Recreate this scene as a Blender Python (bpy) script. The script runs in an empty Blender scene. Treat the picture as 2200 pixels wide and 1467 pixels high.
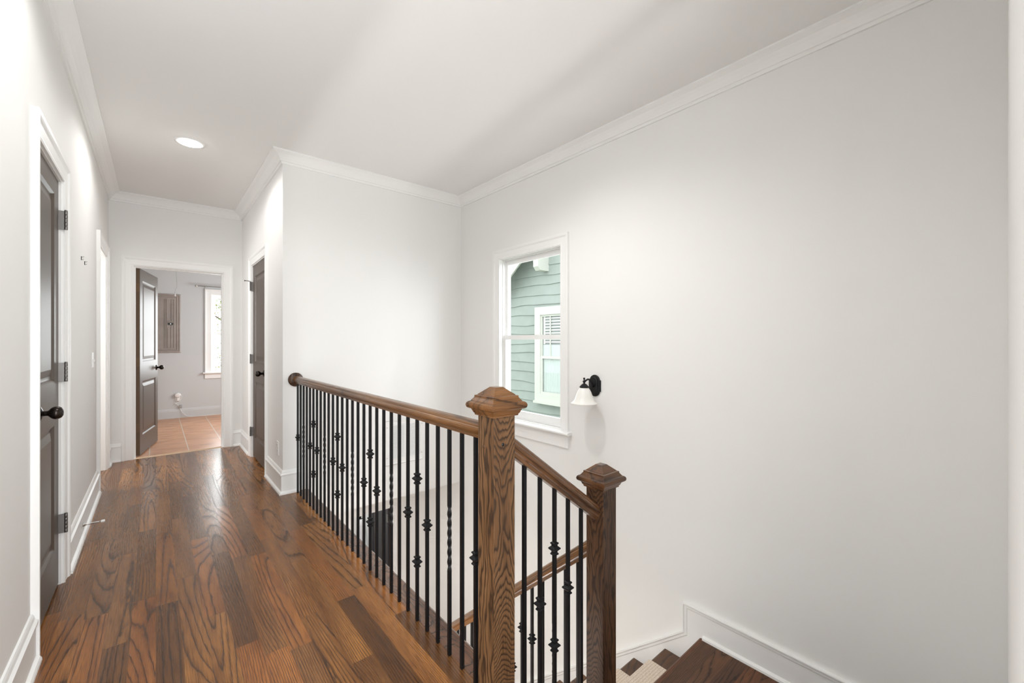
import bpy, bmesh, math, random
from mathutils import Vector, Matrix
random.seed(7)
S = bpy.context.scene
COL = S.collection
PI = math.pi

# ------------------------------------------------------------------ helpers
class MB:
    def __init__(s): s.v = []; s.f = []; s.m = []; s.s = []
    def face(s, idx, mi=0, sm=False): s.f.append(tuple(idx)); s.m.append(mi); s.s.append(sm)
    def add(s, pts): n = len(s.v); s.v += [Vector(p) for p in pts]; return n
    def box(s, x0, x1, y0, y1, z0, z1, mi=0, M=None):
        P = [(x0,y0,z0),(x1,y0,z0),(x1,y1,z0),(x0,y1,z0),(x0,y0,z1),(x1,y0,z1),(x1,y1,z1),(x0,y1,z1)]
        if M is not None: P = [M @ Vector(p) for p in P]
        n = s.add(P)
        for q in ((0,3,2,1),(4,5,6,7),(0,1,5,4),(1,2,6,5),(2,3,7,6),(3,0,4,7)):
            s.face([n+k for k in q], mi)
        return s
    def rings(s, rings, closed_ring=True, cap0=True, cap1=True, mi=0, sm=False, loop=False):
        k = len(rings[0]); base = [s.add(r) for r in rings]
        R = len(rings)
        for i in range(R if loop else R-1):
            a = base[i]; b = base[(i+1) % R]
            for j in range(k if closed_ring else k-1):
                j2 = (j+1) % k
                s.face((a+j, a+j2, b+j2, b+j), mi, sm)
        if not loop:
            if cap0: s.face([base[0]+j for j in range(k)][::-1], mi)
            if cap1: s.face([base[-1]+j for j in range(k)], mi)
        return s
    def lathe(s, prof, M=None, n=24, sm=True, mi=0, cap=True):
        rings = []
        for r, z in prof:
            ring = [Vector((r*math.cos(2*PI*j/n), r*math.sin(2*PI*j/n), z)) for j in range(n)]
            rings.append([M @ p for p in ring] if M is not None else ring)
        return s.rings(rings, cap0=cap, cap1=cap, mi=mi, sm=sm)
    def square(s, prof, c=(0,0,0), mi=0, twist=None):
        rings = []
        for i, (h, z) in enumerate(prof):
            a = twist[i] if twist else 0
            ca, sa = math.cos(a), math.sin(a)
            rings.append([Vector((c[0]+x*ca-y*sa, c[1]+x*sa+y*ca, c[2]+z)) for x, y in ((-h,-h),(h,-h),(h,h),(-h,h))])
        return s.rings(rings, mi=mi)
    def tube(s, pts, r, n=10, mi=0):
        pts = [Vector(p) for p in pts]; rings = []
        up = Vector((0,0,1)); prev = None
        for i, p in enumerate(pts):
            t = (pts[min(i+1, len(pts)-1)] - pts[max(i-1, 0)]).normalized()
            if prev is None:
                a = t.cross(up)
                if a.length < 1e-3: a = t.cross(Vector((1,0,0)))
                a.normalize()
            else:
                a = (prev - t*prev.dot(t)).normalized()
            prev = a; b = t.cross(a)
            rr = r[i] if isinstance(r, (list, tuple)) else r
            rings.append([p + a*(rr*math.cos(2*PI*j/n)) + b*(rr*math.sin(2*PI*j/n)) for j in range(n)])
        return s.rings(rings, mi=mi, sm=True)
    def sphere(s, c, r, n=16, sc=(1,1,1), mi=0):
        prof = []; m = max(8, n//2*1)
        rings = []
        for i in range(m+1):
            t = -PI/2 + PI*i/m
            rr = max(1e-5, r*math.cos(t)); z = r*math.sin(t)
            rings.append([Vector((c[0]+rr*math.cos(2*PI*j/n)*sc[0], c[1]+rr*math.sin(2*PI*j/n)*sc[1], c[2]+z*sc[2])) for j in range(n)])
        return s.rings(rings, mi=mi, sm=True)
    def sweep(s, path, prof, mp, closed=False, side=1, mi=0):
        """profile points (d, h): d to the left of the path (times side), h out of the plane; mp(u,v,h)->xyz"""
        P = [Vector(p) for p in path]; n = len(P); rings = []
        for i in range(n):
            dn = []
            if closed or i > 0: dn.append((P[i]-P[i-1]).normalized())
            if closed or i < n-1: dn.append((P[(i+1) % n]-P[i]).normalized())
            nn = [Vector((-d.y, d.x))*side for d in dn]
            mt = nn[0] if len(nn) == 1 else (nn[0]+nn[1])/(1+nn[0].dot(nn[1]))
            rings.append([Vector(mp(P[i].x+mt.x*d, P[i].y+mt.y*d, h)) for d, h in prof])
        return s.rings(rings, mi=mi, loop=closed)
    def prism(s, poly, h0, h1, mp, mi=0):
        a = [Vector(mp(u, v, h0)) for u, v in poly]; b = [Vector(mp(u, v, h1)) for u, v in poly]
        return s.rings([a, b], mi=mi)

def tag(o, label=None, cat=None, group=None, kind=None):
    if label: o['label'] = label
    if cat: o['category'] = cat
    if group: o['group'] = group
    if kind: o['kind'] = kind
    return o

def root_loc(o):
    v = Vector((0,0,0))
    while o is not None:
        v = v + Vector(o.location); o = o.parent
    return v

def obj(name, mb, mats, parent=None, loc=None, bevel=0, recalc=True, rot=None):
    me = bpy.data.meshes.new(name)
    off = Vector((0,0,0))
    if parent is not None: off = root_loc(parent)
    if loc is not None: off = Vector(loc)
    inv = rot.inverted() if rot else Matrix.Identity(3)
    me.from_pydata([inv @ (v-off) for v in mb.v], [], mb.f)
    if not isinstance(mats, (list, tuple)): mats = [mats]
    for m in mats: me.materials.append(m)
    for p, mi, sm in zip(me.polygons, mb.m, mb.s):
        p.material_index = mi; p.use_smooth = sm
    if recalc:
        bm = bmesh.new(); bm.from_mesh(me)
        bmesh.ops.remove_doubles(bm, verts=bm.verts, dist=1e-6)
        bmesh.ops.recalc_face_normals(bm, faces=bm.faces)
        bm.to_mesh(me); bm.free()
    o = bpy.data.objects.new(name, me); COL.objects.link(o)
    if parent is not None:
        o.parent = parent
        o.location = off - root_loc(parent)
    elif loc is not None:
        o.location = loc
    if rot: o.rotation_euler = rot.to_euler()
    if bevel:
        b = o.modifiers.new('bevel', 'BEVEL'); b.width = bevel; b.segments = 2; b.limit_method = 'ANGLE'; b.angle_limit = math.radians(40)
    return o

def empty(name, loc, label, cat, group=None, kind=None):
    o = bpy.data.objects.new(name, None); COL.objects.link(o); o.location = loc
    o.empty_display_size = .05
    return tag(o, label, cat, group, kind)

def struct(name, mb, mat, label, cat, parent=None, bevel=0):
    o = obj(name, mb, mat, parent, bevel=bevel)
    return tag(o, label, cat, kind='structure')

# ------------------------------------------------------------------ materials
def newmat(name):
    m = bpy.data.materials.new(name); m.use_nodes = True
    nt = m.node_tree; b = nt.nodes['Principled BSDF']
    return m, nt, b
def N(nt, t, **k):
    n = nt.nodes.new(t)
    for a, v in k.items(): setattr(n, a, v)
    return n
def math_n(nt, op, a, b=None, c=None):
    n = N(nt, 'ShaderNodeMath', operation=op)
    for i, x in enumerate((a, b, c)):
        if x is None: continue
        if isinstance(x, (int, float)): n.inputs[i].default_value = x
        else: nt.links.new(x, n.inputs[i])
    return n.outputs[0]
def ramp(nt, fac, stops, interp='LINEAR'):
    n = N(nt, 'ShaderNodeValToRGB'); n.color_ramp.interpolation = interp
    e = n.color_ramp.elements
    while len(e) < len(stops): e.new(.5)
    for i, (p, c) in enumerate(stops): e[i].position = p; e[i].color = (*c, 1) if len(c) == 3 else c
    nt.links.new(fac, n.inputs[0]); return n.outputs[0]
def mixc(nt, fac, a, b, blend='MIX'):
    n = N(nt, 'ShaderNodeMix', data_type='RGBA', blend_type=blend)
    for i, x in ((0, fac), (6, a), (7, b)):
        if isinstance(x, (int, float)): n.inputs[i].default_value = x
        elif isinstance(x, tuple): n.inputs[i].default_value = (*x, 1)
        else: nt.links.new(x, n.inputs[i])
    return n.outputs[2]
def comb(nt, x, y, z):
    n = N(nt, 'ShaderNodeCombineXYZ')
    for i, q in enumerate((x, y, z)):
        if isinstance(q, (int, float)): n.inputs[i].default_value = q
        else: nt.links.new(q, n.inputs[i])
    return n.outputs[0]
def noise(nt, vec, scale=1, detail=2, rough=.5):
    n = N(nt, 'ShaderNodeTexNoise'); n.inputs['Scale'].default_value = scale
    n.inputs['Detail'].default_value = detail; n.inputs['Roughness'].default_value = rough
    nt.links.new(vec, n.inputs['Vector']); return n.outputs['Fac']
def bump(nt, b, h, strength=.1, dist=.01):
    n = N(nt, 'ShaderNodeBump'); n.inputs['Strength'].default_value = strength; n.inputs['Distance'].default_value = dist
    nt.links.new(h, n.inputs['Height']); nt.links.new(n.outputs[0], b.inputs['Normal'])

def paint(name, col, rough=.6, tex=.0, scale=300, spec=.5, vary=0):
    m, nt, b = newmat(name)
    b.inputs['Base Color'].default_value = (*col, 1); b.inputs['Roughness'].default_value = rough
    b.inputs['Specular IOR Level'].default_value = spec
    tc = N(nt, 'ShaderNodeTexCoord').outputs['Object']
    if tex: bump(nt, b, noise(nt, tc, scale, 2), tex, .002)
    if vary:
        f = noise(nt, tc, 3, 4, .6)
        nt.links.new(ramp(nt, f, [(.3, tuple(c*(1-vary) for c in col)), (.7, col)]), b.inputs['Base Color'])
    return m

def metal(name, col, rough=.35, met=1., tex=0):
    m, nt, b = newmat(name)
    b.inputs['Base Color'].default_value = (*col, 1); b.inputs['Roughness'].default_value = rough; b.inputs['Metallic'].default_value = met
    tc = N(nt, 'ShaderNodeTexCoord').outputs['Object']
    f = noise(nt, tc, 60, 3)
    nt.links.new(ramp(nt, f, [(.3, (rough*.85,)*3), (.7, (min(1, rough*1.2),)*3)]), b.inputs['Roughness'])
    if tex: bump(nt, b, noise(nt, tc, 220, 2), tex, .001)
    return m

def wood(name, axis='Y', plank=None, cath=None, dark=(.022,.009,.005), mid=(.155,.062,.022), light=(.30,.125,.042), K=15, ka=9., kl=.9, rough=.3, coat=.3, grain=1., seed=0., tint=True):
    """stained oak: contour lines of a stretched noise give cathedral grain; fine streaks give pores"""
    m, nt, b = newmat(name)
    tc = N(nt, 'ShaderNodeTexCoord').outputs['Object']
    sp = N(nt, 'ShaderNodeSeparateXYZ'); nt.links.new(tc, sp.inputs[0])
    ax = {'X': 0, 'Y': 1, 'Z': 2}[axis]
    L = sp.outputs[ax]; A, B = [sp.outputs[i] for i in range(3) if i != ax]
    gap = None
    if plank:
        w, ln = plank
        q = math_n(nt, 'DIVIDE', A, w); pid = math_n(nt, 'FLOOR', q)
        wn = N(nt, 'ShaderNodeTexWhiteNoise', noise_dimensions='1D'); nt.links.new(pid, wn.inputs['W'])
        off = math_n(nt, 'MULTIPLY', wn.outputs['Value'], 7.3)
        r = math_n(nt, 'DIVIDE', math_n(nt, 'ADD', L, off), ln); row = math_n(nt, 'FLOOR', r)
        w2 = N(nt, 'ShaderNodeTexWhiteNoise', noise_dimensions='2D'); nt.links.new(comb(nt, pid, row, 0), w2.inputs['Vector'])
        sd = w2.outputs['Value']; sc = w2.outputs['Color']
        fx = math_n(nt, 'PINGPONG', q, .5); fy = math_n(nt, 'PINGPONG', r, .5)
        g1 = math_n(nt, 'LESS_THAN', fx, .0045); g2 = math_n(nt, 'LESS_THAN', fy, .0009)
        gap = math_n(nt, 'MAXIMUM', g1, g2)
    else:
        oi = N(nt, 'ShaderNodeObjectInfo'); sd = oi.outputs['Random']; sc = None
    s1 = math_n(nt, 'ADD', math_n(nt, 'MULTIPLY', sd, 53.7), seed)
    # each board has its own ring spacing (flat-sawn cathedrals to nearly straight quarter-sawn grain)
    w3 = N(nt, 'ShaderNodeTexWhiteNoise', noise_dimensions='1D'); nt.links.new(s1, w3.inputs['W'])
    rv = w3.outputs['Value']
    kA = math_n(nt, 'MULTIPLY_ADD', rv, ka*.75, ka*.45)
    kL = math_n(nt, 'MULTIPLY_ADD', rv, kl*-.9, kl*1.35)
    vec = comb(nt, math_n(nt, 'MULTIPLY', A, kA), math_n(nt, 'MULTIPLY', L, kL), math_n(nt, 'ADD', math_n(nt, 'MULTIPLY', B, kA), s1))
    n1 = noise(nt, vec, 1, .6, .35)
    fine = noise(nt, comb(nt, math_n(nt, 'MULTIPLY', A, 90), math_n(nt, 'MULTIPLY', L, 10), math_n(nt, 'ADD', math_n(nt, 'MULTIPLY', B, 90), s1)), 1, 2, .6)
    if cath:      # plain-sawn face: nested cathedral arches on the faces across `cath`, straight grain on the others
        P_, Q_ = (sp.outputs[0], sp.outputs[1]) if cath[0] == 'x' else (sp.outputs[1], sp.outputs[0])
        wob = math_n(nt, 'MULTIPLY_ADD', noise(nt, comb(nt, math_n(nt, 'MULTIPLY', A, 22), math_n(nt, 'MULTIPLY', L, 5), math_n(nt, 'MULTIPLY', B, 22)), 1, 2, .5), .07, -.035)
        rr = math_n(nt, 'SQRT', math_n(nt, 'ADD', math_n(nt, 'POWER', math_n(nt, 'ADD', P_, cath[4]), 2), math_n(nt, 'POWER', math_n(nt, 'ADD', Q_, .0555), 2)))
        zz = math_n(nt, 'SUBTRACT', L, cath[1])
        face = math_n(nt, 'LESS_THAN', math_n(nt, 'ABSOLUTE', P_), .0453)
        zz = math_n(nt, 'MULTIPLY', math_n(nt, 'MULTIPLY', math_n(nt, 'POWER', zz, 2), cath[2]), face)
        c = math_n(nt, 'MULTIPLY', math_n(nt, 'ADD', math_n(nt, 'SUBTRACT', rr, zz), wob), cath[3])
        c = math_n(nt, 'ADD', c, math_n(nt, 'MULTIPLY', fine, .55))
    else:
        c = math_n(nt, 'ADD', math_n(nt, 'MULTIPLY', n1, K), math_n(nt, 'MULTIPLY', fine, .5))
        if plank:   # half of the boards are quarter-sawn: close, nearly straight lines
            w4 = N(nt, 'ShaderNodeTexWhiteNoise', noise_dimensions='1D'); nt.links.new(math_n(nt, 'ADD', s1, 3.7), w4.inputs['W'])
            drift = noise(nt, comb(nt, math_n(nt, 'MULTIPLY', A, 5), math_n(nt, 'MULTIPLY', L, .9), s1), 1, 1, .4)
            c2 = math_n(nt, 'ADD', math_n(nt, 'ADD', math_n(nt, 'MULTIPLY', A, 120), math_n(nt, 'MULTIPLY', drift, 14)), math_n(nt, 'MULTIPLY', fine, .6))
            pick = math_n(nt, 'GREATER_THAN', w4.outputs['Value'], .48)
            c = math_n(nt, 'ADD', math_n(nt, 'MULTIPLY', c2, pick), math_n(nt, 'MULTIPLY', c, math_n(nt, 'SUBTRACT', 1, pick)))
    t = math_n(nt, 'FRACT', c)
    line = ramp(nt, t, [(0, (0,0,0)), (.14, (.08,.08,.08)), (.34, (.72,.72,.72)), (.6, (1,1,1)), (.86, (.85,.85,.85)), (1, (.05,.05,.05))]) if cath else ramp(nt, t, [(0, (0,0,0)), (.05, (.12,.12,.12)), (.13, (.66,.66,.66)), (.4, (.95,.95,.95)), (.7, (1,1,1)), (.93, (.85,.85,.85)), (1, (.05,.05,.05))])
    pores = noise(nt, comb(nt, math_n(nt, 'MULTIPLY', A, 560), math_n(nt, 'MULTIPLY', L, 11), math_n(nt, 'ADD', math_n(nt, 'MULTIPLY', B, 560), s1)), 1, 1.5, .5)
    pr = ramp(nt, pores, [(.36, (.42,.38,.35)), (.52, (1,1,1))])
    broad = noise(nt, comb(nt, math_n(nt, 'MULTIPLY', A, 14), math_n(nt, 'MULTIPLY', L, 1.8), math_n(nt, 'ADD', math_n(nt, 'MULTIPLY', B, 14), s1)), 1, 2, .5)
    base = ramp(nt, broad, [(.3, mid), (.7, light)])
    col = mixc(nt, line, mixc(nt, .2, dark, mid), base)
    col = mixc(nt, grain*.75, col, pr, 'MULTIPLY')
    if plank:
        tn = ramp(nt, sd, [(0, (.52,.47,.45)), (.25, (.85,.80,.76)), (.5, (1.05,1.,.92)), (.72, (1.05,.84,.70)), (1, (1.32,1.22,1.05))])
        col = mixc(nt, 1., col, tn, 'MULTIPLY')
        col = mixc(nt, math_n(nt, 'MULTIPLY', gap, .55), col, (.012,.006,.004))
    nt.links.new(col, b.inputs['Base Color'])
    b.inputs['Specular IOR Level'].default_value = .38
    b.inputs['Roughness'].default_value = rough
    nt.links.new(ramp(nt, line, [(0, (rough*1.35,)*3), (1, (rough,)*3)]), b.inputs['Roughness'])
    b.inputs['Coat Weight'].default_value = coat; b.inputs['Coat Roughness'].default_value = .12
    h = mixc(nt, .5, line, pr)
    if gap is not None: h = mixc(nt, gap, h, (0,0,0))
    bump(nt, b, h, .06, .002)
    return m

M = {}
M['wall'] = paint('wall_paint', (.795,.793,.78), .75, .04, 250, .3)
M['ceiling'] = paint('ceiling_paint', (.79,.785,.775), .85, .03, 200, .2)
M['trim'] = paint('trim_paint', (.82,.82,.81), .42, 0, 300, .3)
M['dim_wall'] = paint('far_room_dim_white', (.56,.57,.575), .75, .03, 250, .3)  # grey stands in for the dim light on these white walls
M['door'] = paint('door_paint', (.088,.067,.054), .40, .02, 90, .42)
M['iron'] = paint('black_iron', (.005,.005,.006), .48, .05, 400, .32)
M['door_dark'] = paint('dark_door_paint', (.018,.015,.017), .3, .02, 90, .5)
M['bronze'] = metal('oil_rubbed_bronze', (.035,.028,.024), .28, .85)
M['hinge'] = metal('hinge_steel', (.20,.19,.18), .38, .9)
M['brown_hinge'] = metal('hinge_bronze', (.16,.10,.06), .4, .8)
M['nickel'] = metal('brushed_nickel', (.55,.54,.52), .3, 1)
M['floor'] = wood('oak_floor', 'Y', (.0836, .98), dark=(.020,.010,.006), mid=(.185,.079,.025), light=(.335,.155,.047), rough=.25, coat=.12, K=19, ka=7.5, kl=.55)
M['oak_y'] = wood('oak_along', 'Y', dark=(.05,.022,.010), mid=(.13,.058,.020), light=(.25,.115,.038), rough=.28, ka=10, kl=.5, K=9)
M['oak_x'] = wood('oak_across', 'X', dark=(.012,.006,.004), mid=(.085,.036,.014), light=(.15,.065,.025), rough=.28, ka=7, K=14)
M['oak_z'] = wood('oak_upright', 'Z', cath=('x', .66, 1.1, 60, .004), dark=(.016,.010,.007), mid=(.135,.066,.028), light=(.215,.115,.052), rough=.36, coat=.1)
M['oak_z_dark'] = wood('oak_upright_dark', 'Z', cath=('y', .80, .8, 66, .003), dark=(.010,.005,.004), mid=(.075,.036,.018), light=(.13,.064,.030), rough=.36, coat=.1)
M['oak_cap'] = wood('oak_cap', 'X', dark=(.016,.008,.005), mid=(.12,.05,.018), light=(.22,.10,.035), rough=.3, ka=9, kl=2, K=8)
M['oak_rake'] = wood('oak_rake', 'X', dark=(.022,.011,.007), mid=(.11,.050,.020), light=(.18,.083,.034), rough=.3, ka=12, K=6)
M['nosing'] = wood('oak_nosing', 'Y', dark=(.012,.006,.005), mid=(.10,.042,.022), light=(.20,.09,.045), rough=.18, coat=.5, ka=14, kl=2., K=16)

def tile_mat():
    m, nt, b = newmat('terracotta_tile')
    tc = N(nt, 'ShaderNodeTexCoord').outputs['Object']
    sp = N(nt, 'ShaderNodeSeparateXYZ'); nt.links.new(tc, sp.inputs[0])
    qx = math_n(nt, 'DIVIDE', math_n(nt, 'SUBTRACT', sp.outputs[0], -.055), .345)
    qy = math_n(nt, 'DIVIDE', math_n(nt, 'SUBTRACT', sp.outputs[1], 6.62), 1.1)
    g = math_n(nt, 'MAXIMUM', math_n(nt, 'LESS_THAN', math_n(nt, 'PINGPONG', qx, .5), .012), math_n(nt, 'LESS_THAN', math_n(nt, 'PINGPONG', qy, .5), .0012))
    wn = N(nt, 'ShaderNodeTexWhiteNoise', noise_dimensions='2D')
    nt.links.new(comb(nt, math_n(nt, 'FLOOR', qx), math_n(nt, 'FLOOR', qy), 0), wn.inputs['Vector'])
    v = noise(nt, comb(nt, math_n(nt, 'MULTIPLY', sp.outputs[0], 4), math_n(nt, 'MULTIPLY', sp.outputs[1], 9), wn.outputs['Value']), 1, 4, .6)
    c = ramp(nt, v, [(.3, (.36,.16,.075)), (.5, (.50,.245,.125)), (.75, (.62,.34,.20))])
    nt.links.new(mixc(nt, g, c, (.55,.50,.42)), b.inputs['Base Color'])
    b.inputs['Roughness'].default_value = .3
    bump(nt, b, mixc(nt, g, v, (0,0,0)), .15, .004)
    return m
M['tile'] = tile_mat()

def carpet_mat():
    m, nt, b = newmat('carpet_loop')
    tc = N(nt, 'ShaderNodeTexCoord').outputs['Object']
    sp = N(nt, 'ShaderNodeSeparateXYZ'); nt.links.new(tc, sp.inputs[0])
    yz = math_n(nt, 'SUBTRACT', sp.outputs[1], sp.outputs[2])
    row = math_n(nt, 'PINGPONG', math_n(nt, 'DIVIDE', yz, .016), .5)
    cx = math_n(nt, 'PINGPONG', math_n(nt, 'DIVIDE', sp.outputs[0], .010), .5)
    d = math_n(nt, 'MULTIPLY', math_n(nt, 'LESS_THAN', row, .12), math_n(nt, 'LESS_THAN', cx, .22))
    f = noise(nt, tc, 260, 3)
    c = ramp(nt, f, [(.3, (.60,.50,.40)), (.7, (.84,.75,.64))])
    nt.links.new(mixc(nt, d, c, (.44,.33,.24)), b.inputs['Base Color'])
    b.inputs['Roughness'].default_value = .95; b.inputs['Specular IOR Level'].default_value = .1
    h = mixc(nt, d, mixc(nt, .5, row, f), (0,0,0)); bump(nt, b, h, .8, .006)
    return m
M['carpet'] = carpet_mat()

def glass_mat():
    m, nt, b = newmat('window_glass'); nt.nodes.remove(b)
    out = nt.nodes['Material Output']
    tr = N(nt, 'ShaderNodeBsdfTransparent'); tr.inputs[0].default_value = (.97,.985,.975,1)
    gl = N(nt, 'ShaderNodeBsdfGlossy'); gl.inputs['Roughness'].default_value = .02
    lw = N(nt, 'ShaderNodeLayerWeight'); lw.inputs[0].default_value = .5
    fr = math_n(nt, 'MULTIPLY_ADD', math_n(nt, 'POWER', lw.outputs['Facing'], 4), .5, .03)
    mx = N(nt, 'ShaderNodeMixShader')
    nt.links.new(fr, mx.inputs[0]); nt.links.new(tr.outputs[0], mx.inputs[1]); nt.links.new(gl.outputs[0], mx.inputs[2])
    nt.links.new(mx.outputs[0], out.inputs[0]); return m
M['glass'] = glass_mat()
def emis(name, col, st):
    m, nt, b = newmat(name); b.inputs['Base Color'].default_value = (*col, 1)
    b.inputs['Emission Color'].default_value = (*col, 1); b.inputs['Emission Strength'].default_value = st
    return m
M['lamp'] = emis('lamp_lens', (1,.98,.95), 30)
def opal():
    m, nt, b = newmat('opal_glass')
    b.inputs['Base Color'].default_value = (.86,.84,.79,1); b.inputs['Roughness'].default_value = .3
    b.inputs['Subsurface Weight'].default_value = .4; b.inputs['Subsurface Radius'].default_value = (.02,.02,.015); b.inputs['Subsurface Scale'].default_value = .5
    return m
M['opal'] = opal()
M['panel'] = paint('panel_paint', (.36,.31,.28), .36, .05, 40, .5, .35)
M['white_plastic'] = paint('white_plastic', (.80,.80,.79), .35)
M['grey_plastic'] = paint('grey_plastic', (.35,.35,.35), .4)
M['black'] = paint('black_plastic', (.01,.01,.01), .4)
M['label'] = paint('panel_sticker', (.42,.38,.34), .6, 0, 0, .3, .6)
M['towel'] = paint('towel_cloth', (.82,.81,.82), .9, .4, 160, .1)
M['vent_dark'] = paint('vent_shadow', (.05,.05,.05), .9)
M['siding'] = paint('siding_paint', (.31,.352,.318), .6, .06, 40, .3, .12)
M['house_trim'] = paint('house_trim_paint', (.55,.555,.50), .5)
M['shutter'] = paint('shutter_paint', (.66,.68,.62), .5)
M['sheer'] = paint('sheer_curtain', (.55,.60,.58), .8)
M['house_dark'] = paint('house_room', (.25,.27,.26), .8)
M['roof'] = paint('roof_shingle', (.14,.13,.12), .9, .3, 30)
M['threshold'] = paint('threshold_wood', (.55,.40,.26), .4)
M['bark'] = paint('tree_bark', (.12,.08,.05), .9, .3, 40)
def leaf():
    m, nt, b = newmat('leaf_green')
    g = N(nt, 'ShaderNodeNewGeometry')
    nt.links.new(ramp(nt, g.outputs['Random Per Island'], [(0, (.05,.08,.015)), (.4, (.13,.20,.03)), (.75, (.26,.24,.06)), (1, (.30,.18,.05))]), b.inputs['Base Color'])
    b.inputs['Roughness'].default_value = .6
    return m
M['leaf'] = leaf()
M['brown_edge'] = paint('door_edge', (.10,.055,.025), .45)

# ------------------------------------------------------------------ dimensions (metres); camera stands at x=0 y=0
EYE = 1.26
XL, XC, XR = -.375, .80, 2.55
YB, YE, YF = 3.87, 6.03, 8.835
ZC = 2.82
ZLAND = -.549; RISE = .195; RUN = .234
ZF = ZLAND - 11*RISE
ZLC = -.275                               # ceiling of the lower storey
YN = -.006

def cells(mb, u0, u1, v0, v1, holes, mp, h0, h1):
    us = sorted({u0, u1, *[x for h in holes for x in h[:2] if u0 < x < u1]})
    vs = sorted({v0, v1, *[x for h in holes for x in h[2:] if v0 < x < v1]})
    for a, b in zip(us, us[1:]):
        for c, d in zip(vs, vs[1:]):
            cu, cv = (a+b)/2, (c+d)/2
            if any(h[0] < cu < h[1] and h[2] < cv < h[3] for h in holes): continue
            mb.prism([(a,c),(b,c),(b,d),(a,d)], h0, h1, mp)
    return mb
mpX = lambda x: (lambda u, v, h: (x+h, u, v))        # wall in a plane x = const, (u,v) = (y,z)
mpY = lambda y: (lambda u, v, h: (u, y+h, v))        # wall in a plane y = const, (u,v) = (x,z)
mpZ = lambda u, v, h: (u, v, h)

# openings
D1 = (2.56, 3.19, 2.10)      # left closed door: y0 y1 top
D2 = (-.19, .62, 2.08)        # end doorway: x0 x1 top
D3 = (4.565, 5.335, 2.09)     # right closed door
D4 = (4.95, 5.72, 2.10)       # left open doorway
W1 = (2.37, 3.185, .53, 2.06) # stair window on right wall (y, z)
W2 = (.72, 1.50, .735, 2.07)  # far room window (x, z)
LD = (1.64, 2.14, -.65)       # doorway of the lower storey

# ------------------------------------------------------------------ setting
mb = cells(MB(), -.2, YE, 0, ZC, [(D1[0], D1[1], -1, D1[2]), (D4[0], D4[1], -1, D4[2])], mpX(XL), -.12, 0)
struct('wall_left', mb, M['wall'], 'long white wall along the left side of the hallway', 'wall')
mb = cells(MB(), -1.92, XR+.14, 0, ZC, [(D2[0], D2[1], -1, D2[2])], mpY(YE), 0, .12)
struct('wall_end', mb, M['wall'], 'white wall at the end of the hallway around the open doorway', 'wall')
mb = cells(MB(), YB, YE, 0, ZC, [(D3[0], D3[1], -1, D3[2])], mpX(XC), 0, .12)
struct('wall_closet', mb, M['wall'], 'short white wall beside the closed door before the railing', 'wall')
mb = cells(MB(), XC+.12, XR, ZLC, ZC, [], mpY(YB), 0, .12); mb.box(XC, XC+.12, YB, YB+.12, ZLC, 0)
struct('wall_back', mb, M['wall'], 'white stairwell wall behind the railing with the air grille', 'wall')
mb = cells(MB(), -.13, YE, ZF-.1, ZC, [(W1[0], W1[1], W1[2], W1[3])], mpX(XR), 0, .14)
struct('wall_right', mb, M['wall'], 'tall white stairwell wall with the window and the sconce', 'wall')
mb = MB().box(.30, XR, YN-.12, YN, ZF, ZC)
struct('wall_near', mb, M['wall'], 'white wall edge at the right border beside the stair landing', 'wall')
# shell of the rooms beyond the side doors
mb = MB().box(-1.92, -1.80, -.2, YE, 0, ZC).box(-1.80, XL-.12, -.32, -.2, 0, ZC).box(-1.8, XL-.12, 4.2, 4.3, 0, ZC)
struct('wall_outer', mb, M['wall'], 'white walls of the side room behind the left open doorway', 'wall')
# far room
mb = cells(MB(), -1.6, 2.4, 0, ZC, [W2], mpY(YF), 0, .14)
struct('wall_far', mb, M['dim_wall'], 'dim white wall of the far tiled room with the window', 'wall')
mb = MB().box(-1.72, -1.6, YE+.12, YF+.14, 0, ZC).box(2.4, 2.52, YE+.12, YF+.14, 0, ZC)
struct('wall_far_side', mb, M['dim_wall'], 'dim white side walls of the far tiled room', 'wall')
# floors
mb = MB().box(-1.8, .905, -.32, YE, -.03, 0); mb.box(.905, XR, YB+.12, YE, -.03, 0)
struct('floor', mb, M['floor'], 'stained oak plank floor of the upstairs hallway', 'floor')
prof = [(.905, -.03), (.985, -.03), (.997, -.024), (1.002, -.014), (.997, -.004), (.988, .001), (.905, .001)]
mb = MB().prism(prof, 1.19, YB, lambda u, v, h: (u, h, v)); mb.prism(prof, YN, 1.19, lambda u, v, h: (u, h, v))
struct('trim_1', mb, M['nosing'], 'dark oak nosing board under the balusters at the stairwell edge', 'floor edge trim')
mb = MB().box(-1.6, 2.4, YE+.06, YF, -.03, .001)
struct('floor_tile', mb, M['tile'], 'terracotta tile floor of the far room', 'floor')
mb = MB().box(D2[0], D2[1], YE+.045, YE+.06, -.01, .004)
struct('trim_2', mb, M['threshold'], 'thin threshold strip between wood floor and terracotta tile', 'threshold')
mb = MB().box(-1.92, XR+.14, -.32, YF+.14, ZC, ZC+.1)
struct('ceiling', mb, M['ceiling'], 'white ceiling above hallway and stairwell', 'ceiling')
mb = MB().box(-.5, .975, -.13, YB+.12, ZLC, -.03); mb.box(-.5, XR, YB+.12, 4.72, ZLC, -.03)
struct('ceiling_lower', mb, M['wall'], 'white ceiling of the lower storey below the hallway', 'ceiling')
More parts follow.
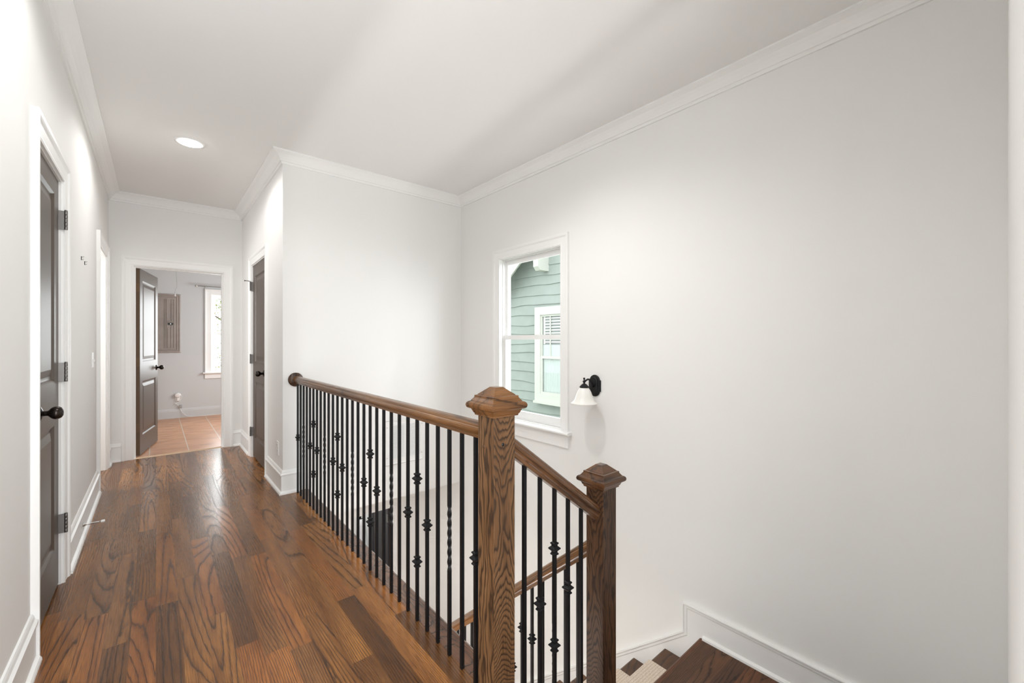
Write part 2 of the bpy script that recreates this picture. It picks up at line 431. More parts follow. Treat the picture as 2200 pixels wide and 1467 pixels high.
# lower storey
mb = MB().box(-.5, XR, -.13, 6.4, ZF-.1, ZF)
struct('floor_lower', mb, M['floor'], 'oak floor of the lower storey at the foot of the stairs', 'floor')
mb = cells(MB(), -.5, XR, ZF, ZLC, [(LD[0], LD[1], ZF-1, LD[2])], mpY(4.6), 0, .12)
struct('wall_lower', mb, M['wall'], 'white lower storey wall around the dark door seen through the balusters', 'wall')
mb = MB().box(-.62, -.5, -.13, 4.72, ZF, ZLC).box(-.5, .30, -.25, -.13, ZF, ZLC)
mb.box(1.05, 1.15, 4.72, 6.2, ZF, ZLC).box(1.05, XR, 6.2, 6.3, ZF, ZLC)
mb.box(1.05, XR, 4.72, 6.3, ZLC, ZLC+.1)
struct('wall_lower_side', mb, M['wall'], 'white walls of the lower storey rooms', 'wall')

# crown moulding
crown = [(0,0),(.010,-.002),(.010,-.014),(.018,-.020),(.030,-.030),(.045,-.048),(.062,-.066),(.070,-.076),(.082,-.078),(.084,-.092),(0,-.092)]
crown = [(0,0),(.088,0),(.088,-.010),(.080,-.014),(.070,-.018),(.055,-.026),(.040,-.042),(.028,-.060),(.022,-.072),(.014,-.074),(.012,-.092),(0,-.092)]
mp = lambda u, v, h: (u, v, ZC+h)
path = [(XL, -.2), (XL, YE), (XC, YE), (XC, YB), (XR, YB), (XR, YN), (.30, YN)]
struct('trim_3', MB().sweep(path, crown, mp, side=-1), M['trim'], 'white crown moulding around the top of hallway and stairwell walls', 'crown moulding')

# casings: mitred U around an opening
cas = [(-.006,0),(-.006,.011),(.004,.014),(.012,.012),(.055,.015),(.062,.021),(.070,.024),(.086,.024),(.086,0)]
def casing(name, mp, u0, u1, top, label, bottom=0):
    mb = MB().sweep([(u0, bottom), (u0, top), (u1, top), (u1, bottom)], cas, mp, side=1)
    return struct(name, mb, M['trim'], label, 'door casing')
casing('trim_4', lambda u, v, h: (XL+h, u, v), D1[0], D1[1], D1[2], 'white casing around the nearest dark door on the left wall')
casing('trim_5', lambda u, v, h: (u, YE-h, v), D2[0], D2[1], D2[2], 'white casing around the open doorway to the tiled room')
casing('trim_6', lambda u, v, h: (XC-h, u, v), D3[0], D3[1], D3[2], 'white casing around the closed door right of the end doorway')
casing('trim_7', lambda u, v, h: (XL+h, u, v), D4[0], D4[1], D4[2], 'white casing around the doorless opening at the far left')
# jamb linings
def jamb(name, mp, u0, u1, top, label, h0, h1, bottom=0, stop=None):
    mb = MB()
    mb.sweep([(u0, bottom), (u0, top), (u1, top), (u1, bottom)], [(0, h0), (0, h1), (-.012, h1), (-.012, h0)], mp, side=1)
    if stop: mb.sweep([(u0, bottom), (u0, top), (u1, top), (u1, bottom)], [(-.012, stop[0]), (-.012, stop[1]), (-.024, stop[1]), (-.024, stop[0])], mp, side=1)
    return struct(name, mb, M['trim'], label, 'door jamb')
jamb('trim_9', lambda u, v, h: (XL+h, u, v), D1[0]-.0, D1[1], D1[2], 'white jamb behind the nearest dark door', -.12, 0, stop=(-.08, -.05))
jamb('trim_10', lambda u, v, h: (u, YE+h, v), D2[0], D2[1], D2[2], 'white jamb of the doorway to the tiled room', 0, .12, stop=(.03, .075))
jamb('trim_11', lambda u, v, h: (XC+h, u, v), D3[0], D3[1], D3[2], 'white jamb behind the closed right door', 0, .12, stop=(.05, .08))
jamb('trim_12', lambda u, v, h: (XL+h, u, v), D4[0], D4[1], D4[2], 'white jamb of the doorless opening at the far left', -.12, 0)
jamb('trim_13', lambda u, v, h: (u, 4.6+h, v), LD[0], LD[1], LD[2], 'white jamb of the lower storey doorway', 0, .12, ZF, stop=(.03, .07))

# baseboards (flat board, moulded cap, shoe)
base = [(0,0),(.032,0),(.031,.010),(.026,.018),(.018,.022),(.015,.024),(.015,.150),(.022,.154),(.022,.162),(.013,.170),(.010,.182),(.006,.190),(0,.192)]
def baseboard(name, path, label, side=-1, z=0, prof=base):
    return struct(name, MB().sweep(path, prof, lambda u, v, h: (u, v, z+h), side=side), M['trim'], label, 'baseboard')
baseboard('baseboard_left', [(XL, -.2), (XL, D1[0]-.088)], 'white baseboard on the left wall in front of the near door')
baseboard('baseboard_left_far', [(XL, D1[1]+.088), (XL, D4[0]-.088)], 'white baseboard with the door stop on the left wall')
baseboard('baseboard_end', [(XL, D4[1]+.088), (XL, YE), (D2[0]-.088, YE)], 'short white baseboard left of the end doorway')
baseboard('baseboard_corner', [(D2[1]+.088, YE), (XC, YE), (XC, D3[1]+.088)], 'short white baseboard right of the end doorway')
baseboard('baseboard_right', [(XC, D3[0]-.088), (XC, YB), (.93, YB)], 'white baseboard wrapping the wall corner beside the railing')
mb = MB()
mb.sweep([(-1.6, YF), (2.4, YF)], [(0,0),(.014,0),(.014,.11),(.008,.14),(0,.15)], mpZ, side=-1)
struct('baseboard_far', mb, M['dim_wall'], 'baseboard greyed for dimness in the tiled room', 'baseboard')
# stair skirt board on the right wall: landing level, step down, then raking
zt = ZLAND+.168
sk = [(YN, ZLAND-.1), (YN, zt-.012), (1.306, zt-.012), (1.306, -.575), (3.86, -.580-.838*(3.86-1.306)), (3.86, -.565-.838*(3.86-1.318)-.45), (1.5, -1.25)]
mb = MB().prism(sk, 0, -.015, mpX(XR))
cap = [(0,0),(0,-.026),(-.006,-.026),(-.012,-.020),(-.024,-.020),(-.030,-.015),(-.030,0)]
mb.sweep([(YN, zt), (1.318, zt), (1.318, -.565), (3.86, -.565-.838*(3.86-1.318))], cap, mpX(XR), side=1)
mb.sweep([(XR-.015, YN), (XR-.015, 1.19)], [(0, ZLAND), (.016, ZLAND), (.014, ZLAND+.012), (.006, ZLAND+.02), (0, ZLAND+.022)], mpZ, side=1)
struct('baseboard_stair', mb, M['trim'], 'white stepped skirt board along landing and stairs on the right wall', 'baseboard')

# ------------------------------------------------------------------ doors
def door_leaf(mb, w, h, t, mp, panels=((.205, .805), (1.02, 1.925)), stile=.105):
    """slab in (u 0..w, v 0..h), faces at thickness 0 and t, raised panels on both faces"""
    for face, sgn in ((0, 1), (t, -1)):
        us = [0, stile, w-stile, w]; vs = [0] + [z for p in panels for z in p] + [h]
        for i in range(3):
            for j in range(len(vs)-1):
                if i == 1 and j % 2 == 1:
                    u0, u1, v0, v1 = us[1], us[2], vs[j], vs[j+1]
                    rr = []
                    for ins, dep in ((0,0),(.004,.003),(.012,.010),(.020,.011),(.028,.011),(.062,.003)):
                        rr.append([Vector(mp(a, b, face+sgn*dep)) for a, b in ((u0+ins, v0+ins), (u1-ins, v0+ins), (u1-ins, v1-ins), (u0+ins, v1-ins))])
                    mb.rings(rr, cap0=False)
                else:
                    q = [Vector(mp(a, b, face)) for a, b in ((us[i], vs[j]), (us[i+1], vs[j]), (us[i+1], vs[j+1]), (us[i], vs[j+1]))]
                    n = mb.add(q); mb.face((n, n+1, n+2, n+3))
    ring = [(0,0),(w,0),(w,h),(0,h)]
    a = [Vector(mp(u, v, 0)) for u, v in ring]; b = [Vector(mp(u, v, t)) for u, v in ring]
    mb.rings([a, b], cap0=False, cap1=False)
    return mb

def knob_mb(p, d, rose=.032):
    """door knob with rosette at point p, sticking out along d"""
    d = Vector(d).normalized(); q = d.to_track_quat('Z', 'Y').to_matrix().to_4x4(); Mx = Matrix.Translation(p) @ q
    r = MB().lathe([(.001,0),(rose,0),(rose,.003),(rose*.9,.007),(rose*.55,.010),(.013,.013)], Mx, 24)
    k = MB().lathe([(.011,.008),(.0105,.020),(.011,.026),(.015,.030),(.022,.036),(.027,.044),(.0285,.052),(.027,.060),(.022,.068),(.013,.073),(.001,.0745)], Mx, 24)
    return r, k

def hinge_mb(p, axis_out, along, hgt=.092, leafw=.034):
    """butt hinge: barrel at p, leaf plate reaching along `along`"""
    a = Vector(along).normalized(); o = Vector(axis_out).normalized(); p = Vector(p)
    mb = MB()
    for i in range(5):
        z0 = -hgt/2 + i*hgt/5
        mb.lathe([(.0062, z0+.0008), (.0068, z0+.002), (.0068, z0+hgt/5-.002), (.0062, z0+hgt/5-.0008)], Matrix.Translation(p), 12)
    mb.lathe([(.004, hgt/2), (.0072, hgt/2+.001), (.005, hgt/2+.005), (.001, hgt/2+.006)], Matrix.Translation(p), 12)
    B = Matrix((( a.x, o.x, 0, p.x), (a.y, o.y, 0, p.y), (a.z, o.z, 1, p.z), (0,0,0,1)))
    mb.box(0, leafw, -.0035, -.001, -hgt/2, hgt/2, M=B)
    return mb

# door 1 : closed, left wall, hinges at far side
d = empty('door_1', (XL-.01, 2.9, 0), 'nearest closed dark two-panel door on the left wall', 'door', kind='structure')
mpd = lambda u, v, h: (XL-.010-h, D1[1]-.014-u, .012+v)
obj('door_leaf', door_leaf(MB(), D1[1]-D1[0]-.028, D1[2]-.018, .035, mpd, ((.21,.83), (1.05,1.985)), .115), M['door'], d)
r, k = knob_mb((XL-.010, 2.70, .947), (1,0,0)); ob = obj('knob', k, M['bronze'], d); obj('rosette', r, M['bronze'], ob)
for z in (.315, 1.10, 1.89): obj('hinge', hinge_mb((XL+.018, D1[1]-.020, z), (0,-1,0), (-1,0,0), .098, .036), M['hinge'], d)
# door 2 : open into the tiled room
th = math.radians(11); hx, hy = D2[0]+.022, YE+.125
d = empty('door_2', (hx, hy, 0), 'open dark two-panel door swung into the tiled room', 'door', kind='structure')
dirv = (math.sin(th), math.cos(th)); nrm = (math.cos(th), -math.sin(th))
mpd = lambda u, v, h: (hx+.035*nrm[0]+dirv[0]*u-nrm[0]*h, hy+.035*nrm[1]+dirv[1]*u-nrm[1]*h, .012+v)
mb = door_leaf(MB(), .79, 2.05, .035, mpd)
obj('door_leaf', mb, M['door'], d)
e = MB(); e.prism([(-.0015, 0), (-.0015, 2.05), (.0005, 2.05), (.0005, 0)], .0015, .0335, mpd); obj('edge_strip', e, M['brown_edge'], d)
for z in (.30, 1.02, 1.84):
    e = MB().prism([(-.003, z-.046), (-.003, z+.046), (-.001, z+.046), (-.001, z-.046)], .004, .036, mpd)
    e.lathe([(.0066, -.046), (.0066, .046)], Matrix.Translation(mpd(-.008, z-.012, .040)) , 12)
    obj('hinge', e, M['brown_hinge'], d)
r, k = knob_mb(mpd(.79-.068, .925, 0), (nrm[0], nrm[1], 0), .033); ob = obj('knob', k, M['bronze'], d); obj('rosette', r, M['bronze'], ob)
# door 3 : closed, right wall of the hallway
d = empty('door_3', (XC+.02, 4.96, 0), 'closed dark two-panel door right of the end doorway', 'door', kind='structure')
mpd = lambda u, v, h: (XC+.010+h, D3[1]-.014-u, .012+v)
obj('door_leaf', door_leaf(MB(), D3[1]-D3[0]-.028, D3[2]-.018, .035, mpd, ((.21,.82), (1.03,1.95)), .11), M['door'], d)
r, k = knob_mb((XC+.010, 4.72, .945), (-1,0,0)); ob = obj('knob', k, M['bronze'], d); obj('rosette', r, M['bronze'], ob)
for z in (.28, 1.07, 1.86): obj('hinge', hinge_mb((XC-.018, D3[1]-.020, z), (0,-1,0), (1,0,0), .098, .040), M['hinge'], d)
e = MB().tube([(XC-.022, D3[1]-.020, 1.914), (XC-.040, D3[1]-.015, 1.918), (XC-.065, D3[1]-.009, 1.918)], .0035, 8)
e.lathe([(.006, -.004), (.006, .004)], Matrix.Translation((XC-.068, D3[1]-.0085, 1.918)) @ Matrix.Rotation(PI/2, 4, 'Y'), 10)
obj('hinge_pin_stop', e, M['bronze'], d)
# door 4 : lower storey
d = empty('door_4', (LD[1]-.02, 4.73, ZF), 'dark lower storey door standing open, seen between the balusters', 'door', kind='structure')
mpd = lambda u, v, h: (LD[1]-.052-.075*u+h, 4.725+u, ZF+.012+v)
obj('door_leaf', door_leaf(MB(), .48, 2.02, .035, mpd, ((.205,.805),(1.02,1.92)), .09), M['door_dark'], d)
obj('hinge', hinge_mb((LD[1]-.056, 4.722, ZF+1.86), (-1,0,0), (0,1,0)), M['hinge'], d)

# ------------------------------------------------------------------ windows
def sash(mb, mp, u0, u1, v0, v1, st, top, bot, h0, h1):
    mb.prism([(u0,v0),(u0+st,v0),(u0+st,v1),(u0,v1)], h0, h1, mp); mb.prism([(u1-st,v0),(u1,v0),(u1,v1),(u1-st,v1)], h0, h1, mp)
    mb.prism([(u0+st,v0),(u1-st,v0),(u1-st,v0+bot),(u0+st,v0+bot)], h0, h1, mp); mb.prism([(u0+st,v1-top),(u1-st,v1-top),(u1-st,v1),(u0+st,v1)], h0, h1, mp)
    return mb
def pane(mp, u0, u1, v0, v1, h):
    mb = MB(); n = mb.add([mp(u0,v0,h), mp(u1,v0,h), mp(u1,v1,h), mp(u0,v1,h)]); mb.face((n,n+1,n+2,n+3)); return mb
w = empty('window_1', (XR, 2.78, W1[2]), 'white double-hung stairwell window overlooking the green house', 'window', kind='structure')
mp1 = mpX(XR); y0, y1, z0, z1 = W1; zm = 1.297
mb = MB().sweep([(y0,z0),(y0,z1),(y1,z1),(y1,z0)], [(0,.0),(0,.10),(-.010,.10),(-.010,.0)], mp1, closed=True, side=1)
for h0, h1 in ((.026,.035), (.063,.068), (.089,.100)):
    mb.sweep([(y0,z0),(y0,z1),(y1,z1),(y1,z0)], [(-.012,h0),(-.012,h1),(-.019,h1),(-.019,h0)], mp1, closed=True, side=1)
obj('window_frame', mb, M['trim'], w)
a, b = y0+.011, y1-.011
obj('lower_sash', sash(MB(), mp1, a, b, z0+.013, zm+.022, .036, .040, .070, .036, .062), M['trim'], w)
obj('upper_sash', sash(MB(), mp1, a, b, zm-.018, z1-.013, .030, .045, .038, .069, .087), M['trim'], w)
obj('pane', pane(mp1, a+.036, b-.036, z0+.083, zm-.018, .049), M['glass'], w)
obj('pane', pane(mp1, a+.030, b-.030, zm+.020, z1-.058, .084), M['glass'], w)
mb = MB().sweep([(y0, z0), (y0, z1), (y1, z1), (y1, z0)], cas, lambda u, v, h: (XR-h, u, v), side=1)
obj('casing', mb, M['trim'], w)
stool = [(.04,0),(-.052,0),(-.058,.006),(-.060,.014),(-.057,.021),(-.050,.025),(.04,.025)]
obj('window_sill', MB().prism(stool, y0-.118, y1+.118, lambda u, v, h: (XR+u, h, z0-.025+v)), M['trim'], w)
mb = MB().box(XR-.018, XR, y0-.086, y1+.086, z0-.135, z0-.025).box(XR-.026, XR, y0-.088, y1+.088, z0-.045, z0-.025)
obj('apron', mb, M['trim'], w)

w = empty('window_2', (1.1, YF, W2[2]), 'white window in the tiled room with leaves beyond', 'window', kind='structure')
mp2 = mpY(YF); x0, x1, z0, z1 = W2; zm = 1.395
mb = MB().sweep([(x0,z0),(x0,z1),(x1,z1),(x1,z0)], [(0,0),(0,.14),(-.014,.14),(-.014,0)], mp2, closed=True, side=1)
obj('window_frame', mb, M['trim'], w)
a, b = x0+.015, x1-.015
for nm, v0, v1, h0, h1 in (('lower_sash', z0+.015, zm+.02, .055, .083), ('upper_sash', zm-.02, z1-.015, .09, .118)):
    mb = sash(MB(), mp2, a, b, v0, v1, .042, .042, .042, h0, h1)
    c = (a+b)/2; vm = (v0+v1)/2
    mb.prism([(c-.009, v0+.04), (c+.009, v0+.04), (c+.009, v1-.04), (c-.009, v1-.04)], h0+.005, h1-.005, mp2)
    mb.prism([(a+.04, vm-.009), (b-.04, vm-.009), (b-.04, vm+.009), (a+.04, vm+.009)], h0+.006, h1-.006, mp2)
    obj(nm, mb, M['trim'], w)
    obj('pane', pane(mp2, a+.04, b-.04, v0+.04, v1-.04, (h0+h1)/2), M['glass'], w)
obj('casing', MB().sweep([(x0, z0), (x0, z1), (x1, z1), (x1, z0)], cas, lambda u, v, h: (u, YF-h, v), side=1), M['trim'], w)
obj('window_sill', MB().prism(stool, x0-.112, x1+.112, lambda u, v, h: (h, YF+u, z0-.025+v)), M['trim'], w)
obj('apron', MB().box(x0-.086, x1+.086, YF-.018, YF, z0-.105, z0-.025), M['trim'], w)

# ------------------------------------------------------------------ balustrades
BW = .0064
COLLAR = [(BW,-.026),(.0115,-.023),(.0122,-.019),(.0085,-.014),(.0088,-.010),(.0165,-.002),(.0178,.001),(.0165,.004),(.0088,.011),(.0085,.015),(.0122,.020),(.0115,.024),(BW,.027)]
def collar_mb(c): return MB().square(COLLAR, c)
def bal_mb(c, z0, z1, tw=None):
    if not tw: return MB().square([(BW, z0), (BW, z1)], (c[0], c[1], 0))
    a, b = tw; n = 56; prof = [(BW, z0), (BW, a)]; ang = [0, 0]
    for i in range(1, n+1):
        prof.append((BW, a+(b-a)*i/n)); ang.append(2*PI*1.75*i/n)
    ang = [x for x in ang]; prof.append((BW, z1)); ang.append(2*PI*1.75)
    # a turn of 1.75 ends on a square angle
    return MB().square(prof, (c[0], c[1], 0), twist=ang)
def rail_prof():
    h = [(.016,-.031),(.017,-.018),(.022,-.016),(.0265,-.012),(.0300,-.004),(.0305,.003),(.028,.009),(.0245,.012),(.0235,.017),(.020,.022),(.012,.026),(0,.0275)]
    return h + [(-x, z) for x, z in h[::-1][1:]]
RP = rail_prof()

# level balustrade along the hallway edge (x = .90)
XB = .90; ZR = .943
b = empty('balustrade', (XB, 2.5, 0), 'level hallway railing of black iron balusters from the wall to the big newel', 'stair railing')
mb = MB().rings([[Vector((XB+x, yy, ZR+z)) for x, z in RP] for yy in (1.186, 1.8, 2.4, 3.0, 3.5, YB-.013)], sm=False)
obj('handrail', mb, M['oak_y'], b)
Mx = Matrix.Translation((XB-.004, YB, ZR-.003)) @ Matrix.Rotation(PI/2, 4, 'X')
mb = MB().lathe([(.001,0),(.058,0),(.058,.008),(.055,.011),(.049,.0115),(.047,.014),(.001,.014)], Mx, 40)
obj('rosette', mb, M['oak_z_dark'], b)
us = [638.5,644.8,650.8,658,664.5,671.7,678.8,686.9,695.5,703.8,713.2,722.7,732.4,743.3,754.7,765.9,779.4,792.5,806.6,821.7,837.8,855,873.6,893.9,916,938.6,964,992.4,1021]
pitch = (3.80-1.268)/28
for i in range(29):
    y = 3.815 - i*(3.815-1.266)/28
    k = i % 6
    o = obj('baluster', bal_mb((XB, y, 0), .0, ZR-.028, (.33, .60) if k == 2 else None), M['iron'], b, loc=(XB, y, 0))
    zs = {0: (.46,), 4: (.46,), 5: (.64, .265)}.get(k, ())
    for z in zs: obj('collar', collar_mb((XB, y, z)), M['iron'], o)

# newel posts
CAP = [(.0455,-.099),(.0535,-.097),(.0540,-.092),(.0575,-.088),(.0600,-.082),(.0620,-.078),(.0630,-.0745),(.0700,-.0735),(.0745,-.070),(.0765,-.064),(.0765,-.060),(.0745,-.054),(.0700,-.050),(.0640,-.048),(.0620,-.045),(.0590,-.041),(.0560,-.037),(.0545,-.034),(.0545,-.029),(.0470,-.027),(.0460,-.025),(.0175,-.001),(.0165,0)]
def newel(x, y, zb, zt, label, mat, capmat):
    r = empty('newel_post', (x, y, zb), label, 'newel post', 'oak newel posts')
    obj('shaft', MB().square([(.0455, zb), (.0455, zt-.098)], (x, y, 0)), mat, r, bevel=.002)
    obj('cap', MB().square(CAP, (x, y, zt)), capmat, r)
    return r
NX2 = 1.482; NY = 1.143
n1 = newel(XB, NY, 0, 1.103, 'big oak newel post with square cap joining the level and raking rails', M['oak_z'], M['oak_cap'])
obj('plug', MB().lathe([(.001,0),(.006,0),(.006,.0012),(.001,.0014)], Matrix.Translation((XB-.0455, NY+.012, .90)) @ Matrix.Rotation(-PI/2, 4, 'Y'), 14), M['oak_z_dark'], n1)
obj('plug', MB().lathe([(.001,0),(.006,0),(.006,.0012),(.001,.0014)], Matrix.Translation((XB-.008, NY-.0455, .912)) @ Matrix.Rotation(PI/2, 4, 'X'), 14), M['black'], n1)
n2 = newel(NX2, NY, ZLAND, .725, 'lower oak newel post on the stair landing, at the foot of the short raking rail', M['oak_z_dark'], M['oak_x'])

# short raking balustrade from newel to newel
b = empty('balustrade', (1.2, NY, -.3), 'short raking railing descending between the two newel posts', 'stair railing')
xa, xb = XB+.0455, NX2-.0455
za, zb = .905, .535
sl = (zb-za)/(xb-xa); cs = 1/math.hypot(1, sl)
mb = MB().rings([[Vector((xx, NY+x, za+sl*(xx-xa)+z/cs)) for x, z in RP] for xx in (xa-.002, xb+.002)])
obj('handrail', mb, M['oak_rake'], b, loc=(xa, NY, za), rot=Matrix.Rotation(-math.atan(sl), 3, 'Y'))
for i, x in enumerate((1.030, 1.110, 1.189, 1.267, 1.347)):
    zbot = -.183 if x < 1.235 else -.366
    top = za+sl*(x-xa)-.028/cs
    o = obj('baluster', bal_mb((x, NY, 0), zbot, top), M['iron'], b, loc=(x, NY, zbot))
    for z in {1: (.265,), 2: (.45, .071), 3: (.267,)}.get(i, ()): obj('collar', collar_mb((x, NY, z)), M['iron'], o)

# long raking balustrade down the lower flight
b = empty('balustrade', (NX2, 2.3, ZLAND-.8), 'lower raking railing running down the stairs behind the newels', 'stair railing')
sl2 = -.838; cs2 = 1/math.hypot(1, sl2); ya = NY+.0455
zc = lambda y: -.092+sl2*(y-1.725)
mb = MB().rings([[Vector((NX2+x, yy, zc(yy)+z/cs2)) for x, z in RP] for yy in (ya-.002, 2.0, 2.8, 3.55)])
obj('handrail', mb, M['oak_y'], b, loc=(NX2, ya, zc(ya)), rot=Matrix.Rotation(math.atan(sl2), 3, 'X'))
obj('end_post', MB().square([(.045, ZF), (.045, zc(3.6)+.12)], (NX2, 3.59, 0)), M['oak_z_dark'], b)
tread_z = lambda y: ZLAND-RISE*max(0, min(10, math.ceil((y-1.213)/RUN)))
for i in range(29):
    y = 1.274+.0775*i
    if y > 3.5: break
    z0 = tread_z(y+.0065); z1 = zc(y)-.026/cs2
    k = i % 6; zm = zc(y)-.41
    o = obj('baluster', bal_mb((NX2, y, 0), z0, z1, (zm-.14, zm+.14) if k == 2 else None), M['iron'], b, loc=(NX2, y, z0))
    if k == 4: zs = (-.275+sl2*(y-1.581)+.0,)
    elif k == 5: zs = (zc(y)-.22, zc(y)-.575)
    elif k == 0 and i: zs = (zc(y)-.41,)
    else: zs = ()
    for z in zs: obj('collar', collar_mb((NX2, y, z)), M['iron'], o)

# ------------------------------------------------------------------ stairs
s = empty('staircase', (1.8, 1.6, ZF), 'oak-tread staircase with landing turning down along the right wall', 'stairs')
T = .028
def tread_x(x0, x1, z):      # nosing towards +x
    pr = [(x0, z-T), (x1-.008, z-T), (x1, z-T*.7), (x1+.001, z-T*.4), (x1-.004, z-.003), (x1-.012, z), (x0, z)]
    return MB().prism(pr, YN, 1.205, lambda u, v, h: (u, h, v))
def tread_y(y0, y1, z, xa, xb_):
    pr = [(y0, z-T), (y1-.008, z-T), (y1, z-T*.7), (y1+.001, z-T*.4), (y1-.004, z-.003), (y1-.012, z), (y0, z)]
    return MB().prism(pr, xa, xb_, lambda u, v, h: (h, u, v))
for k, (xa_, xb2) in enumerate(((.978, 1.245), (1.215, 1.478))):
    obj('tread', tread_x(xa_, xb2, -.183*(k+1)), M['oak_y'], s)
for k, x in enumerate((.976, 1.214, 1.448)):
    obj('riser', MB().box(x-.012, x, YN, 1.19, -.183*(k+1), -.183*k-T), M['trim'], s)
M['landing'] = wood('oak_landing', 'X', (.0836, 1.9), dark=(.014,.007,.005), mid=(.085,.036,.016), light=(.150,.066,.027), rough=.38, coat=.05, seed=11)
obj('landing', tread_y(YN, 1.213, ZLAND, 1.438, XR-.016), M['landing'], s)
for i in range(1, 11):
    obj('tread', tread_y(1.18+RUN*(i-1), 1.213+RUN*i, ZLAND-RISE*i, 1.435, XR-.016), M['oak_x'], s)
for i in range(1, 12):
    y = 1.180+RUN*(i-1)
    obj('riser', MB().box(1.445, XR-.016, y, y+.012, ZLAND-RISE*i, ZLAND-RISE*(i-1)-T), M['trim'], s)
st = [(1.18, ZLAND-T), (1.18, ZF), (1.30, ZF)]
poly = [(1.19, ZLAND-T-.002), (1.192, ZLAND-RISE)]
poly = [(1.0, ZLAND-.03), (1.18, ZLAND-.03)]
for i in range(1, 11): poly += [(1.18+RUN*(i-1), ZLAND-RISE*i-T), (1.18+RUN*i, ZLAND-RISE*i-T)]
poly += [(1.18+RUN*10, ZF), (1.0, ZF)]
obj('stringer', MB().prism(poly, 1.445, 1.465, lambda u, v, h: (h, u, v)), M['trim'], s)
poly = [(.976, -.21), (1.214, -.21), (1.214, -.394), (1.448, -.394), (1.448, -.60), (.976, -.60)]
obj('stringer', MB().prism(poly, 1.165, 1.185, lambda u, v, h: (u, h, v)), M['trim'], s)

# carpet runner on the lower flight
CX0, CX1, CT = 1.66, 2.362, .011
pts = [(1.192, ZLAND-T)]
for i in range(1, 11):
    z = ZLAND-RISE*i; ye = 1.213+RUN*i; yb = 1.192+RUN*(i-1)
    pts += [(yb, z), (ye-.012, z), (ye-.004, z-.003), (ye, z-T*.5), (ye-.008, z-T), (1.192+RUN*i, z-T)]
pts.append((1.192+RUN*10, ZF))
mb = MB()
P = [Vector(p) for p in pts]
outer = []
for i in range(len(P)):
    ds = []
    if i: ds.append((P[i]-P[i-1]).normalized())
    if i < len(P)-1: ds.append((P[i+1]-P[i]).normalized())
    nn = [Vector((-q.y, q.x)) for q in ds]
    mt = nn[0] if len(nn) == 1 else (nn[0]+nn[1])/max(.5, 1+nn[0].dot(nn[1]))
    outer.append(P[i]+mt*CT)
mb.rings([[Vector((x, p.x, p.y)) for p in P+outer[::-1]] for x in (CX0, CX1)], cap0=False, cap1=False)
n0 = len(P)
for xi, x in enumerate((CX0, CX1)):
    for i in range(n0-1):
        q = [Vector((x, a.x, a.y)) for a in (P[i], P[i+1], outer[i+1], outer[i])]
        n = mb.add(q); mb.face((n, n+1, n+2, n+3))
tag(obj('stair_runner', mb, M['carpet']), 'cream looped carpet runner laid down the lower oak treads', 'carpet runner')

# ------------------------------------------------------------------ wall sconce
sy, sz, sx = 2.022, .925, 2.42
s = empty('wall_sconce', (XR, sy, sz), 'black wall sconce with white bell glass shade beside the stair window', 'wall light')
def stad(w, h, z, n=12):
    out = []
    for i in range(n+1): a = PI*i/n; out.append((w*math.cos(a), h-w+w*math.sin(a)))
    for i in range(n+1): a = PI+PI*i/n; out.append((w*math.cos(a), -(h-w)+w*math.sin(a)))
    return out
mb = MB()
rr = []
for w_, h_, t_ in ((.047,.082,0),(.047,.082,.010),(.043,.078,.013),(.036,.070,.014),(.033,.067,.022),(.028,.062,.025)):
    rr.append([Vector((XR-t_, sy+u, sz+v)) for u, v in stad(w_, h_, 0)])
mb.rings(rr); mb.box(XR-.011, XR, sy-.055, sy+.055, sz-.043, sz+.043)
obj('back_plate', mb, M['iron'], s, bevel=.001)
arm = []
for i in range(15):
    t = i/14; a = PI*(1.0-t)*.9
    arm.append((XR-.02-.110*t, sy, sz-.012+.055*math.sin(PI*min(1, t*1.02))**.8 + .0*t))
arm = [(XR-.02, sy, sz-.005), (XR-.035, sy, sz+.004), (XR-.05, sy, sz+.028), (XR-.068, sy, sz+.048), (XR-.088, sy, sz+.053), (XR-.108, sy, sz+.046), (sx+.004, sy, sz+.036)]
obj('arm', MB().tube(arm, [.010,.009,.0075,.007,.007,.0065,.0075], 12), M['iron'], s)
mb = MB().lathe([(.001,.068),(.006,.066),(.0085,.060),(.006,.054),(.004,.052),(.004,.047),(.009,.045),(.012,.038),(.009,.032),(.006,.028),(.007,.024),(.014,.021),(.024,.013),(.031,.004),(.0345,.001),(.0345,-.006),(.031,-.007),(.001,-.007)], Matrix.Translation((sx, sy, sz)), 28)
obj('shade_fitter', mb, M['iron'], s)
outp = [(.029,0),(.033,-.006),(.044,-.020),(.053,-.038),(.060,-.058),(.066,-.078),(.074,-.096),(.086,-.110),(.096,-.117),(.0965,-.120)]
inp = [(r_-.004, z_) for r_, z_ in outp[::-1]]
obj('glass_shade', MB().lathe([(.026,-.002)]+outp+[(inp[0][0], -.120)]+inp[1:], Matrix.Translation((sx, sy, sz-.004)), 40, cap=False), M['opal'], s)
obj('bulb', MB().sphere((sx, sy, sz-.055), .022, 16, (1,1,1.3)), M['white_plastic'], s)

# ------------------------------------------------------------------ recessed ceiling light
LX, LY = .203, 4.14
s = empty('recessed_light', (LX, LY, ZC), 'round lit recessed light in the hallway ceiling', 'ceiling light')
Mx = Matrix.Translation((LX, LY, ZC)) @ Matrix.Rotation(PI, 4, 'X')
obj('trim_ring', MB().lathe([(.075,-.03),(.075,.002),(.078,.006),(.096,.004),(.098,0),(.098,-.004)], Mx, 40, cap=False), M['trim'], s)
obj('lens', MB().lathe([(.001,-.004),(.0745,-.004),(.0745,.002),(.066,.010),(.046,.018),(.022,.022),(.001,.023)], Mx, 40), M['lamp'], s)

